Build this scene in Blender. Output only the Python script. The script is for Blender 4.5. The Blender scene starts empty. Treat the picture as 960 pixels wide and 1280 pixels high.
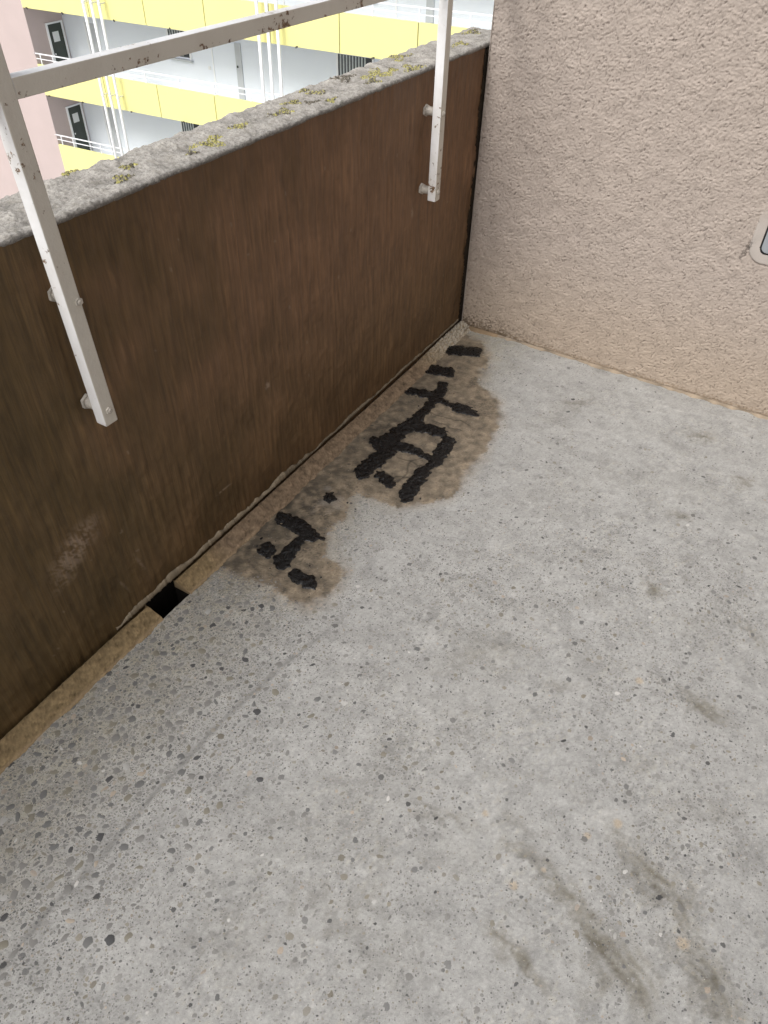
import bpy, bmesh, math, random
import numpy as np
from mathutils import Matrix, Vector

S = bpy.context.scene
COL = S.collection
rad = math.radians
# ------------------------------------------------------------------ camera
cam = bpy.data.cameras.new('camera')
cam.sensor_fit = 'HORIZONTAL'; cam.sensor_width = 36.0
cam.lens = 36.0 * 925.9 / 960.0
cam.clip_start = 0.02; cam.clip_end = 2000
camo = bpy.data.objects.new('camera', cam); COL.objects.link(camo)
CR = Vector((0.85534023, 0.51764582, 0.02087806)); CU = Vector((-0.36608372, 0.57540640, 0.73136187)); CF = Vector((-0.36657305, 0.63320635, -0.68166995))
camo.matrix_world = Matrix(((CR.x, CU.x, -CF.x, 1.1470), (CR.y, CU.y, -CF.y, -2.5585), (CR.z, CU.z, -CF.z, 1.5181), (0, 0, 0, 1)))
S.camera = camo
S.render.resolution_x = 768; S.render.resolution_y = 1024
# ------------------------------------------------------------------ sky and soft overcast sun
SUN_EL, SUN_AZ = 48.0, 188.0
world = bpy.data.worlds.new('World'); S.world = world; world.use_nodes = True
wn, wl = world.node_tree.nodes, world.node_tree.links
wn.clear()
sky = wn.new('ShaderNodeTexSky'); sky.sky_type = 'NISHITA'; sky.sun_disc = False
sky.sun_elevation = rad(SUN_EL); sky.sun_rotation = rad(SUN_AZ); sky.dust_density = 4.0; sky.air_density = 1.0
hs = wn.new('ShaderNodeHueSaturation'); hs.inputs['Saturation'].default_value = 0.30
bg = wn.new('ShaderNodeBackground'); bg.inputs['Strength'].default_value = 0.15
wo = wn.new('ShaderNodeOutputWorld')
wl.new(sky.outputs[0], hs.inputs['Color']); wl.new(hs.outputs[0], bg.inputs['Color']); wl.new(bg.outputs[0], wo.inputs['Surface'])
sd = bpy.data.lights.new('sun', 'SUN'); sd.energy = 1.5; sd.angle = rad(28); sd.color = (1.0, 0.98, 0.95)
so = bpy.data.objects.new('sun', sd); COL.objects.link(so)
sdir = Vector((math.sin(rad(SUN_AZ)) * math.cos(rad(SUN_EL)), math.cos(rad(SUN_AZ)) * math.cos(rad(SUN_EL)), math.sin(rad(SUN_EL))))
so.rotation_euler = (-sdir).to_track_quat('-Z', 'Y').to_euler()
S.view_settings.view_transform = 'Standard'; S.view_settings.look = 'None'
S.view_settings.exposure = 0.3; S.view_settings.gamma = 1.0

# ------------------------------------------------------------------ helpers
rng = np.random.default_rng(7)

def fnoise(ny, nx, res, lo, hi, seed, stretch=(1, 1)):
    """band-passed noise field, wavelengths lo..hi metres, unit variance"""
    r = np.random.default_rng(seed)
    w = np.fft.rfft2(r.standard_normal((ny, nx)))
    fy = np.fft.fftfreq(ny, res)[:, None] * stretch[0]; fx = np.fft.rfftfreq(nx, res)[None, :] * stretch[1]
    f = np.sqrt(fx * fx + fy * fy)
    band = np.exp(-(f * lo) ** 2) * (1 - np.exp(-(f * hi) ** 2))
    o = np.fft.irfft2(w * band, s=(ny, nx))
    return (o - o.mean()) / (o.std() + 1e-9)

def sstep(a, b, x):
    t = np.clip((x - a) / (b - a), 0, 1); return t * t * (3 - 2 * t)

def polysd(X, Y, poly):
    """signed distance to polygon, negative inside"""
    P = np.array(poly); d = np.full(X.shape, 1e9); ins = np.zeros(X.shape, bool)
    for i in range(len(P)):
        a = P[i]; b = P[(i + 1) % len(P)]; e = b - a
        t = np.clip(((X - a[0]) * e[0] + (Y - a[1]) * e[1]) / (e @ e + 1e-12), 0, 1)
        d = np.minimum(d, np.hypot(X - a[0] - t * e[0], Y - a[1] - t * e[1]))
        c = ((a[1] > Y) != (b[1] > Y)) & (X < (b[0] - a[0]) * (Y - a[1]) / (b[1] - a[1] + 1e-12) + a[0])
        ins ^= c
    return np.where(ins, -d, d)

def tag(o, label=None, cat=None, group=None, kind=None):
    if label: o['label'] = label
    if cat: o['category'] = cat
    if group: o['group'] = group
    if kind: o['kind'] = kind
    return o

def link(name, me, m=None, parent=None, smooth=False):
    if m is not None and len(me.materials) == 0: me.materials.append(m)
    if smooth: me.polygons.foreach_set('use_smooth', [True] * len(me.polygons))
    o = bpy.data.objects.new(name, me); COL.objects.link(o)
    if parent: o.parent = parent
    return o

def empty(name, loc=(0, 0, 0), rz=0.0):
    o = bpy.data.objects.new(name, None); COL.objects.link(o); o.location = loc; o.rotation_euler = (0, 0, rz)
    o.empty_display_size = 0.1
    return o

def pymesh(name, V, F, m=None, parent=None, smooth=False, col=None):
    me = bpy.data.meshes.new(name)
    V = np.asarray(V, dtype=np.float32); F = np.asarray(F, dtype=np.int32)
    n = F.shape[1]
    me.vertices.add(len(V)); me.vertices.foreach_set('co', V.ravel())
    me.loops.add(F.size); me.loops.foreach_set('vertex_index', F.ravel())
    me.polygons.add(len(F)); me.polygons.foreach_set('loop_start', np.arange(0, F.size, n, dtype=np.int32))
    me.polygons.foreach_set('loop_total', np.full(len(F), n, dtype=np.int32))
    me.update(calc_edges=True)
    if col is not None:
        a = me.color_attributes.new('col', 'FLOAT_COLOR', 'POINT')
        c = np.ones((len(V), 4), dtype=np.float32); c[:, :3] = np.clip(col, 0.002, 0.95); a.data.foreach_set('color', c.ravel())
    o = link(name, me, m, parent)
    if smooth: me.polygons.foreach_set('use_smooth', np.ones(len(F), dtype=bool))
    return o

def gridfaces(ny, nx, keep=None):
    i = np.arange(ny * nx).reshape(ny, nx)
    F = np.stack([i[:-1, :-1], i[:-1, 1:], i[1:, 1:], i[1:, :-1]], -1)
    if keep is not None: F = F[keep]
    return F.reshape(-1, 4)

def bxm(bm, x0, x1, y0, y1, z0, z1, bev=0.0):
    r = bmesh.ops.create_cube(bm, size=1.0)
    for v in r['verts']:
        v.co = Vector(((x0 + x1) / 2 + v.co.x * (x1 - x0), (y0 + y1) / 2 + v.co.y * (y1 - y0), (z0 + z1) / 2 + v.co.z * (z1 - z0)))
    if bev:
        es = list({e for v in r['verts'] for e in v.link_edges})
        bmesh.ops.bevel(bm, geom=es, offset=bev, segments=2, affect='EDGES', profile=0.6)

def cylm(bm, a, b, r, seg=12, r2=None):
    a = Vector(a); b = Vector(b); d = b - a
    M = Matrix.Translation((a + b) / 2) @ d.to_track_quat('Z', 'Y').to_matrix().to_4x4()
    bmesh.ops.create_cone(bm, cap_ends=True, segments=seg, radius1=r, radius2=r if r2 is None else r2, depth=d.length, matrix=M)

def fin(name, bm, m, parent=None, smooth=False):
    me = bpy.data.meshes.new(name); bm.to_mesh(me); bm.free()
    return link(name, me, m, parent, smooth)

def box(name, x0, x1, y0, y1, z0, z1, m, parent=None, bev=0.0):
    bm = bmesh.new(); bxm(bm, x0, x1, y0, y1, z0, z1, bev)
    return fin(name, bm, m, parent)

def cyl(name, a, b, r, m, parent=None, seg=12):
    bm = bmesh.new(); cylm(bm, a, b, r, seg)
    o = fin(name, bm, m, parent)
    for p in o.data.polygons: p.use_smooth = len(p.vertices) == 4
    return o

def dup(o, dx=0, dy=0, dz=0, parent=None):
    c = o.copy(); COL.objects.link(c); c.parent = parent or o.parent
    c.location = (o.location.x + dx, o.location.y + dy, o.location.z + dz)
    for ch in o.children:
        d = ch.copy(); COL.objects.link(d); d.parent = c
    return c

# ---- materials
class NT:
    def __init__(s, name):
        s.m = bpy.data.materials.new(name); s.m.use_nodes = True
        s.n = s.m.node_tree.nodes; s.l = s.m.node_tree.links
        s.p = s.n['Principled BSDF']; s.tc = s.n.new('ShaderNodeTexCoord').outputs['Object']
    def put(s, inp, v):
        if isinstance(v, bpy.types.NodeSocket): s.l.new(v, inp)
        elif isinstance(v, (tuple, list)) and len(v) == 3 and len(inp.default_value) == 4: inp.default_value = (*v, 1)
        else: inp.default_value = v
    def vec(s, sx, sy, sz, src=None):
        n = s.n.new('ShaderNodeMapping'); s.l.new(src or s.tc, n.inputs[0]); n.inputs['Scale'].default_value = (sx, sy, sz); return n.outputs[0]
    def noise(s, sc, det=4, ro=0.55, vec=None, dist=0):
        n = s.n.new('ShaderNodeTexNoise'); s.l.new(vec or s.tc, n.inputs['Vector']); n.inputs['Scale'].default_value = sc
        n.inputs['Detail'].default_value = det; n.inputs['Roughness'].default_value = ro; n.inputs['Distortion'].default_value = dist; return n.outputs[0]
    def vor(s, sc, out='Distance', vec=None, rnd=1):
        n = s.n.new('ShaderNodeTexVoronoi'); s.l.new(vec or s.tc, n.inputs['Vector']); n.inputs['Scale'].default_value = sc; n.inputs['Randomness'].default_value = rnd; return n.outputs[out]
    def rng(s, v, a, b, c=0.0, d=1.0):
        n = s.n.new('ShaderNodeMapRange'); s.put(n.inputs[0], v)
        for i, q in enumerate((a, b, c, d)): n.inputs[i + 1].default_value = q
        return n.outputs[0]
    def math(s, op, a, b=0.0):
        n = s.n.new('ShaderNodeMath'); n.operation = op; s.put(n.inputs[0], a); s.put(n.inputs[1], b); return n.outputs[0]
    def mix(s, f, a, b, mode='MIX'):
        n = s.n.new('ShaderNodeMix'); n.data_type = 'RGBA'; n.blend_type = mode
        s.put(n.inputs[0], f); s.put(n.inputs[6], a); s.put(n.inputs[7], b); return n.outputs[2]
    def attr(s, name='col'):
        n = s.n.new('ShaderNodeAttribute'); n.attribute_name = name; return n.outputs['Color']
    def bump(s, h, dist, st=1.0, nrm=None):
        n = s.n.new('ShaderNodeBump'); s.put(n.inputs['Height'], h); n.inputs['Distance'].default_value = dist; n.inputs['Strength'].default_value = st
        if nrm: s.l.new(nrm, n.inputs['Normal'])
        return n.outputs[0]
    def out(s, col, rough=0.7, nrm=None, spec=0.5, metal=0.0):
        s.put(s.p.inputs['Base Color'], col); s.put(s.p.inputs['Roughness'], rough)
        s.p.inputs['Specular IOR Level'].default_value = spec; s.p.inputs['Metallic'].default_value = metal
        if nrm is not None: s.l.new(nrm, s.p.inputs['Normal'])
        return s.m

def m_simple(name, c, rough=0.6, var=0.08, sc=3.0, spec=0.4, metal=0.0, bump=0.0, bsc=200):
    t = NT(name); n = t.noise(sc, 6)
    col = t.mix(t.rng(n, .3, .7), tuple(x * (1 - var) for x in c), tuple(min(1, x * (1 + var)) for x in c))
    return t.out(col, rough, t.bump(t.noise(bsc, 3), bump) if bump else None, spec, metal)
# ------------------------------------------------------------------ materials
def mk_floor():
    t = NT('polished_concrete'); a = t.attr()
    f = t.noise(900, 3, 0.7); g = t.noise(140, 5, 0.6)
    c = t.mix(1.0, a, t.mix(t.rng(g, .3, .7), (.86, .86, .86), (1.12, 1.12, 1.12)), 'MULTIPLY')
    c = t.mix(1.0, c, t.mix(t.rng(f, .33, .67), (.78, .78, .78), (1.2, 1.2, 1.2)), 'MULTIPLY')
    dens = t.rng(t.noise(9, 4), .35, .65, .0, 1)
    sp = t.rng(t.vor(330), .10, .22, 1, 0); sel = t.math('GREATER_THAN', t.vor(330, 'Color'), .55)
    c = t.mix(t.math('MULTIPLY', t.math('MULTIPLY', sp, sel), t.rng(dens, 0, 1, .35, .8)), c, (.09, .088, .085))
    sp2 = t.rng(t.vor(190), .08, .2, 1, 0); sel2 = t.math('GREATER_THAN', t.vor(190, 'Color'), .72)
    c = t.mix(t.math('MULTIPLY', t.math('MULTIPLY', sp2, sel2), .55), c, (.62, .61, .58))
    h = t.math('ADD', f, t.math('MULTIPLY', g, 1.4))
    return t.out(c, t.rng(g, .3, .7, .62, .8), t.bump(h, .0007, .9), .35)
M_FLOOR = mk_floor()

def mk_attr(name, fs, fine, bd, rough=.85, spec=.25, bs=300):
    t = NT(name); a = t.attr(); f = t.noise(fs, 4, .65)
    c = t.mix(1.0, a, t.mix(t.rng(f, .3, .7), (1 - fine,) * 3, (1 + fine,) * 3), 'MULTIPLY')
    return t.out(c, rough, t.bump(t.noise(bs, 5, .65), bd, .8), spec)
M_PLASTER = mk_attr('roughcast_plaster', 500, .07, .0007, .9, .15, 450)
M_CAP = mk_attr('weathered_concrete', 420, .28, .0012, .95, .1, 420)
M_STRIP = mk_attr('sandy_mortar', 350, .12, .0004, .88, .2, 300)
M_SOFF = m_simple('plain_plaster', (.375, .322, .285), .9, .05, 3, .15, 0, .006, 110)

def mk_brown():
    t = NT('brown_painted_concrete'); a = t.attr()
    v = t.vec(110, 110, 1.6); s = t.noise(1.6, 4, .55, v)
    v2 = t.vec(190, 190, 5); s2 = t.noise(1.3, 3, .6, v2)
    c = t.mix(1.0, a, t.mix(t.rng(s, .3, .7), (.86, .87, .90), (1.17, 1.15, 1.10)), 'MULTIPLY')
    c = t.mix(1.0, c, t.mix(t.rng(s2, .3, .7), (.88, .88, .88), (1.12, 1.12, 1.12)), 'MULTIPLY')
    g = t.noise(700, 2, .6); c = t.mix(t.math('MULTIPLY', t.rng(g, .70, .78), .5), c, (.25, .20, .15))
    c = t.mix(t.math('MULTIPLY', t.rng(t.noise(60, 4, .7), .64, .76), .12), c, (.02, .014, .01))
    h = t.math('ADD', t.math('MULTIPLY', s, 1.0), t.math('MULTIPLY', t.noise(260, 4, .6), .5))
    return t.out(c, t.rng(s, .3, .7, .5, .68), t.bump(h, .0012, .8), .3)
M_BROWN = mk_brown()

def mk_tar():
    t = NT('black_bitumen'); n = t.noise(260, 4, .7)
    t.p.inputs['Coat Weight'].default_value = .3; t.p.inputs['Coat Roughness'].default_value = .14
    c = t.mix(t.rng(n, .5, .75), (.0018, .0018, .002), (.006, .006, .0075))
    return t.out(c, t.rng(t.noise(60, 3), .38, .66, .18, .45), t.bump(n, .0032, 1.0), .45)
M_TAR = mk_tar()

def mk_rail():
    t = NT('worn_white_paint')
    n = t.noise(75, 6, .66); n2 = t.noise(7, 4, .6); n3 = t.noise(190, 3, .7)
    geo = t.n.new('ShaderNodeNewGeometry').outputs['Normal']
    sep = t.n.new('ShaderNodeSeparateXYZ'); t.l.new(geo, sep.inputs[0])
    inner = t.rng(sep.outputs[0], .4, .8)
    c = t.mix(inner, (.85, .85, .85), (.67, .635, .56))  # house-facing sides toned down: grubbier paint plus their shade in the colour
    c = t.mix(t.math('MULTIPLY', t.rng(n2, .45, .7), .35), c, (.50, .44, .37))
    wear = t.math('ADD', t.math('MULTIPLY', n, .65), t.math('MULTIPLY', n2, .45))
    sp3 = t.n.new('ShaderNodeSeparateXYZ'); t.l.new(t.tc, sp3.inputs[0])
    wear = t.math('ADD', wear, t.rng(sp3.outputs[2], .585, .602, .055, .0)); lowz = t.math('GREATER_THAN', sp3.outputs[2], .583); wear = t.math('SUBTRACT', wear, t.math('MULTIPLY', t.math('SUBTRACT', 1.0, lowz), .055))
    c = t.mix(t.rng(wear, .652, .68), c, t.mix(t.rng(n3, .4, .6), (.10, .055, .03), (.30, .2, .12)))
    return t.out(c, .5, t.bump(t.math('ADD', t.noise(120, 4, .6), wear), .0009, .8), .4)
M_RAIL = mk_rail()
M_BOLT = m_simple('painted_bolt', (.56, .52, .46), .5, .25, 60, .4, 0, .0006, 300)
M_DARK = m_simple('dark_grime', (.040, .030, .020), .9, .4, 30, .2, 0, .002, 200)
M_HOLE = m_simple('drain_dark', (.008, .007, .006), .95, .3, 40, .05)  # shaft walls near black, the darkness of the deep hole put into colour
M_YEL = m_simple('yellow_panel_paint', (.84, .80, .34), .55, .02, .7, .35)
M_WHITE = m_simple('white_facade_paint', (.80, .84, .90), .7, .02, .6, .3)
M_PINK = m_simple('pink_facade_render', (.55, .455, .435), .85, .04, .8, .2)
M_JOINT = m_simple('joint_sealant', (.12, .115, .07), .8, .1, 5)  # dark olive strips set behind the gaps between yellow panels
M_GREY = m_simple('grey_jamb', (.52, .54, .56), .6, .05, 3)
M_FRAME = m_simple('white_metal_frame', (.88, .89, .90), .45, .03, 3)
M_GDOOR = m_simple('dark_green_door', (.045, .055, .045), .4, .2, 2)
M_PAPER = m_simple('white_paper', (.75, .76, .76), .8, .05, 6)
M_SPOUT = m_simple('dark_spout_metal', (.08, .075, .06), .6, .2, 9)
M_GLASS = m_simple('dark_window_glass', (.03, .035, .04), .12, .2, 2, .6)
M_CURT = m_simple('grey_curtain', (.42, .45, .45), .8, .15, 8)
M_ROOF = m_simple('roof_gravel', (.25, .24, .23), .9, .15, 6)
M_GROUND = m_simple('pale_paving', (.36, .35, .33), .9, .2, .5)  # unseen courtyard, kept pale so it bounces light onto the galleries
M_PANEL = m_simple('satin_grey_metal', (.34, .37, .395), .42, .06, 20, .5, .25)
M_GASKET = m_simple('black_gasket', (.012, .012, .012), .6, .3, 60)
PEB = [m_simple('pebble_' + n, c, .6, .22, 140, .4) for n, c in (('grey', (.215, .21, .20)), ('slate', (.155, .155, .152)), ('dark', (.075, .075, .077)), ('olive', (.22, .205, .165)), ('buff', (.36, .31, .25)), ('white', (.40, .395, .38)))]
PCOL = np.array([(.20, .195, .185), (.12, .12, .12), (.05, .05, .052), (.21, .19, .15), (.36, .30, .24), (.48, .47, .45)])

# ------------------------------------------------------------------ outlines measured on the floor (metres)
TAR = {
  'bar_end': [[(0.0797,-0.2406),(0.0647,-0.2374),(0.0499,-0.2186),(0.0440,-0.1949),(0.0507,-0.1805),(0.1471,-0.1320),(0.1621,-0.1355),(0.1762,-0.1550),(0.1813,-0.1787),(0.1744,-0.1929)],],
  'bar_second': [[(0.0681,-0.4052),(0.0530,-0.4001),(0.0394,-0.3814),(0.0354,-0.3600),(0.0434,-0.3484),(0.1313,-0.3250),(0.1463,-0.3303),(0.1592,-0.3492),(0.1625,-0.3705),(0.1544,-0.3817)],],
  'net': [[(0.0739,-0.5666),(0.0619,-0.5624),(0.0516,-0.5482),(0.0489,-0.5322),(0.0556,-0.5239),(0.1566,-0.5079),(0.1657,-0.5113),(0.1733,-0.5224),(0.1749,-0.5348),(0.1697,-0.5411)],[(0.1410,-0.4435),(0.1435,-0.4229),(0.1577,-0.4184),(0.1750,-0.4326),(0.1853,-0.4569),(0.1976,-0.5390),(0.1951,-0.5569),(0.1826,-0.5610),(0.1671,-0.5490),(0.1577,-0.5276)],[(0.1606,-0.5237),(0.1653,-0.5110),(0.1773,-0.5115),(0.1895,-0.5247),(0.1948,-0.5428),(0.1979,-0.7238),(0.1934,-0.7353),(0.1820,-0.7353),(0.1704,-0.7236),(0.1652,-0.7071)],[(0.1591,-0.6974),(0.1692,-0.6854),(0.1865,-0.6912),(0.2008,-0.7111),(0.2038,-0.7334),(0.1757,-0.8942),(0.1641,-0.9076),(0.1440,-0.9019),(0.1268,-0.8802),(0.1227,-0.8549)],[(0.1435,-0.8471),(0.1605,-0.8581),(0.1708,-0.8788),(0.1686,-0.8968),(0.1553,-0.9020),(0.1298,-0.8935),(0.1152,-0.8842),(0.1060,-0.8665),(0.1076,-0.8506),(0.1193,-0.8462)],[(0.1685,-0.8528),(0.1774,-0.8389),(0.1949,-0.8422),(0.2104,-0.8605),(0.2150,-0.8828),(0.2003,-1.0426),(0.1901,-1.0578),(0.1702,-1.0549),(0.1520,-1.0355),(0.1462,-1.0106)],[(0.1805,-0.5451),(0.1740,-0.5407),(0.1697,-0.5320),(0.1700,-0.5240),(0.1750,-0.5215),(0.2635,-0.5359),(0.2698,-0.5402),(0.2738,-0.5487),(0.2732,-0.5565),(0.2684,-0.5590)],[(0.2742,-0.5704),(0.2618,-0.5656),(0.2518,-0.5501),(0.2500,-0.5329),(0.2577,-0.5242),(0.2957,-0.5173),(0.3081,-0.5223),(0.3178,-0.5379),(0.3193,-0.5549),(0.3117,-0.5634)],[(0.3075,-0.5544),(0.3001,-0.5503),(0.2948,-0.5404),(0.2947,-0.5306),(0.3000,-0.5265),(0.3455,-0.5315),(0.3503,-0.5343),(0.3537,-0.5408),(0.3537,-0.5473),(0.3502,-0.5500)],[(0.1979,-0.7421),(0.1832,-0.7362),(0.1714,-0.7187),(0.1696,-0.6998),(0.1790,-0.6906),(0.2858,-0.6796),(0.2990,-0.6852),(0.3090,-0.7012),(0.3100,-0.7182),(0.3015,-0.7264)],[(0.2105,-0.8671),(0.1974,-0.8613),(0.1876,-0.8461),(0.1869,-0.8302),(0.1959,-0.8232),(0.2749,-0.8235),(0.2854,-0.8284),(0.2929,-0.8408),(0.2931,-0.8535),(0.2859,-0.8592)],[(0.2836,-0.8552),(0.2756,-0.8505),(0.2703,-0.8404),(0.2710,-0.8309),(0.2772,-0.8275),(0.3321,-0.8369),(0.3377,-0.8403),(0.3413,-0.8474),(0.3407,-0.8541),(0.3363,-0.8565)],[(0.2339,-1.0310),(0.2228,-1.0235),(0.2165,-1.0100),(0.2187,-0.9983),(0.2282,-0.9954),(0.2756,-1.0012),(0.2897,-1.0110),(0.2974,-1.0284),(0.2943,-1.0431),(0.2823,-1.0468)],[(0.3118,-0.7328),(0.3162,-0.7133),(0.3315,-0.7097),(0.3484,-0.7241),(0.3571,-0.7476),(0.3668,-0.8514),(0.3624,-0.8694),(0.3478,-0.8731),(0.3315,-0.8602),(0.3229,-0.8380)],[(0.3317,-0.8376),(0.3361,-0.8282),(0.3458,-0.8285),(0.3549,-0.8384),(0.3582,-0.8518),(0.3530,-0.9252),(0.3491,-0.9331),(0.3408,-0.9330),(0.3328,-0.9248),(0.3299,-0.9132)],[(0.3197,-0.9112),(0.3250,-0.8942),(0.3401,-0.8920),(0.3558,-0.9058),(0.3630,-0.9272),(0.3740,-1.0520),(0.3674,-1.0716),(0.3494,-1.0746),(0.3302,-1.0592),(0.3211,-1.0340)],],
  'dot_small': [[(0.1657,-1.2004),(0.1544,-1.2007),(0.1430,-1.1911),(0.1382,-1.1771),(0.1429,-1.1670),(0.1471,-1.1644),(0.1585,-1.1642),(0.1699,-1.1740),(0.1745,-1.1879),(0.1698,-1.1978)],],
  'hook': [[(0.0961,-1.3565),(0.0808,-1.3505),(0.0699,-1.3355),(0.0699,-1.3203),(0.0810,-1.3139),(0.1381,-1.3090),(0.1564,-1.3165),(0.1689,-1.3347),(0.1683,-1.3527),(0.1552,-1.3602)],[(0.1503,-1.3597),(0.1326,-1.3489),(0.1230,-1.3296),(0.1272,-1.3132),(0.1430,-1.3096),(0.2084,-1.3273),(0.2236,-1.3369),(0.2313,-1.3535),(0.2273,-1.3674),(0.2139,-1.3706)],[(0.2144,-1.3547),(0.2103,-1.3543),(0.2068,-1.3508),(0.2058,-1.3463),(0.2080,-1.3434),(0.2407,-1.3343),(0.2427,-1.3346),(0.2444,-1.3363),(0.2449,-1.3386),(0.2438,-1.3400)],[(0.1735,-1.3659),(0.1763,-1.3577),(0.1846,-1.3562),(0.1936,-1.3623),(0.1980,-1.3722),(0.2209,-1.4841),(0.2153,-1.5001),(0.1986,-1.5033),(0.1803,-1.4921),(0.1712,-1.4725)],],
  'dot': [[(0.1454,-1.4851),(0.1282,-1.4862),(0.1108,-1.4736),(0.1033,-1.4544),(0.1103,-1.4400),(0.1142,-1.4375),(0.1316,-1.4365),(0.1490,-1.4494),(0.1562,-1.4685),(0.1491,-1.4827)],],
  'oval': [[(0.2617,-1.5155),(0.2482,-1.5100),(0.2395,-1.4968),(0.2408,-1.4836),(0.2514,-1.4783),(0.3055,-1.4776),(0.3197,-1.4836),(0.3284,-1.4976),(0.3267,-1.5114),(0.3156,-1.5171)],],
}

STAIN = [(-.02, -.05), (.131, -.072), (.208, -.146), (.243, -.262), (.271, -.361), (.361, -.415), (.416, -.48), (.446, -.6), (.462, -.745), (.472, -.883), (.47, -.974), (.417, -1.056), (.364, -1.11), (.282, -1.115), (.223, -1.114), (.216, -1.158), (.243, -1.225), (.247, -1.315), (.288, -1.391), (.334, -1.391), (.384, -1.448), (.383, -1.522), (.346, -1.581), (.272, -1.586), (.213, -1.579), (.149, -1.585), (.07, -1.60), (.04, -1.69), (-.05, -1.69), (-.05, -.5)]
GROOVE = [(.47, -1.45), (.406, -1.763), (.383, -1.946), (.374, -2.144), (.378, -2.327), (.369, -2.436), (.386, -2.9)]
SMUDGE = [(1.322, -1.324, .048, -.013, -.007, -.033, .7), (1.116, -1.021, .028, -.006, -.002, -.027, .8), (1.182, -1.893, .056, -.024, -.008, -.018, .9), (1.062, -1.81, .047, -.001, -.001, -.016, .6), (.903, -1.884, .039, .015, .005, -.015, .5), (1.314, -1.777, .058, -.033, -.014, -.028, .9), (1.412, -1.761, .02, -.017, -.008, -.012, .7), (1.127, -2.034, .043, -.015, -.007, -.017, .9), (1.318, -1.963, .056, -.031, -.014, -.024, .9), (1.465, -1.918, .034, -.028, -.023, -.032, .7), (1.287, -2.027, .024, .015, .008, -.023, .5), (1.411, -1.554, .027, -.009, -.007, -.023, .6), (.812, -1.438, .086, .054, .031, -.066, .28), (1.087, -1.323, .092, .01, .003, -.05, .2), (.944, -2.162, .075, .046, .033, -.054, .3), (.823, -2.14, .065, .04, .023, -.035, .4), (.99, -1.452, .034, .017, .004, -.013, .5), (1.047, -.24, .045, .012, .006, -.043, .6), (1.229, -.413, .028, .008, .004, -.034, .6), (.619, -.29, .034, .022, .014, -.038, .3), (.588, -.368, .058, .138, .031, -.042, .35), (1.326, -1.586, .061, .01, -.001, -.039, .35), (1.096, -.683, .031, .009, .004, -.026, .5), (.703, -2.279, .09, .008, .006, -.063, .35), (.957, -1.933, .055, .034, .022, -.042, .3), (.988, -1.131, .028, .009, .004, -.017, .5), (1.232, -1.536, .046, .028, .007, -.023, .4), (.718, -1.983, .079, .197, .093, -.039, .2), (.847, -1.263, .081, .119, .048, -.058, .15), (.986, -.554, .185, .054, .014, -.08, .22), (.806, -1.683, .092, .186, .064, -.043, .15), (1.25, -1.05, .09, .10, .03, -.05, .25), (.75, -.75, .10, .16, .05, -.06, .18)]

WIPES = [([(1.068, -1.865), (1.138, -1.867), (1.201, -1.89), (1.254, -1.933), (1.301, -1.959), (1.353, -1.979), (1.399, -2.028)], 0.018, 0.75), ([(1.246, -1.735), (1.302, -1.766), (1.362, -1.778), (1.403, -1.817), (1.423, -1.853)], 0.0211, 0.8), ([(1.093, -2.024), (1.143, -2.033), (1.198, -2.059), (1.235, -2.066)], 0.0118, 0.75), ([(1.254, -1.933), (1.31, -1.938), (1.361, -1.959), (1.397, -2.009)], 0.0287, 0.65), ([(1.411, -1.876), (1.456, -1.879), (1.492, -1.915), (1.509, -1.961)], 0.0281, 0.7), ([(0.868, -1.89), (0.926, -1.874), (0.998, -1.869)], 0.0127, 0.5), ([(1.026, -1.909), (1.068, -1.865), (1.124, -1.852)], 0.0162, 0.3), ([(1.221, -1.992), (1.274, -1.99), (1.32, -2.014)], 0.0154, 0.25), ([(1.281, -1.311), (1.325, -1.335), (1.388, -1.332)], 0.0177, 0.7), ([(0.986, -1.442), (1.012, -1.457), (1.075, -1.407)], 0.0078, 0.4), ([(0.749, -1.534), (0.8, -1.46), (0.891, -1.417)], 0.0305, 0.3), ([(1.092, -1.001), (1.129, -1.036)], 0.014, 0.8), ([(0.847, -2.001), (0.865, -2.062), (0.883, -2.12)], 0.0153, 0.3), ([(1.35, -1.01), (1.387, -1.048), (1.421, -1.071)], 0.0144, 0.6), ([(1.036, -0.247), (1.097, -0.223)], 0.0176, 0.7), ([(1.204, -0.415), (1.264, -0.404)], 0.0139, 0.7), ([(1.07, -0.678), (1.125, -0.685)], 0.0128, 0.6), ([(0.57, -0.321), (0.675, -0.236)], 0.0168, 0.4), ([(0.821, -1.673), (0.93, -1.555), (1.075, -1.515), (1.232, -1.536)], 0.0099, 0.15), ([(0.816, -1.076), (0.96, -0.947), (1.161, -0.929), (1.344, -0.982)], 0.0146, 0.15), ([(0.936, -1.742), (1.101, -1.683), (1.266, -1.704)], 0.01, 0.13), ([(0.61, -1.755), (0.694, -1.597), (0.87, -1.514)], 0.0133, 0.12)]

FX0, FX1, FY0, FY1, FR = .060, 1.858, -2.78, -.004, .004

def stain_field(X, Y):
    sh = X.shape
    wx = fnoise(*sh, FR, .06, .22, 31) * .006 + fnoise(*sh, FR, .02, .05, 32) * .0006
    return polysd(X, Y, STAIN) + wx

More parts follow.
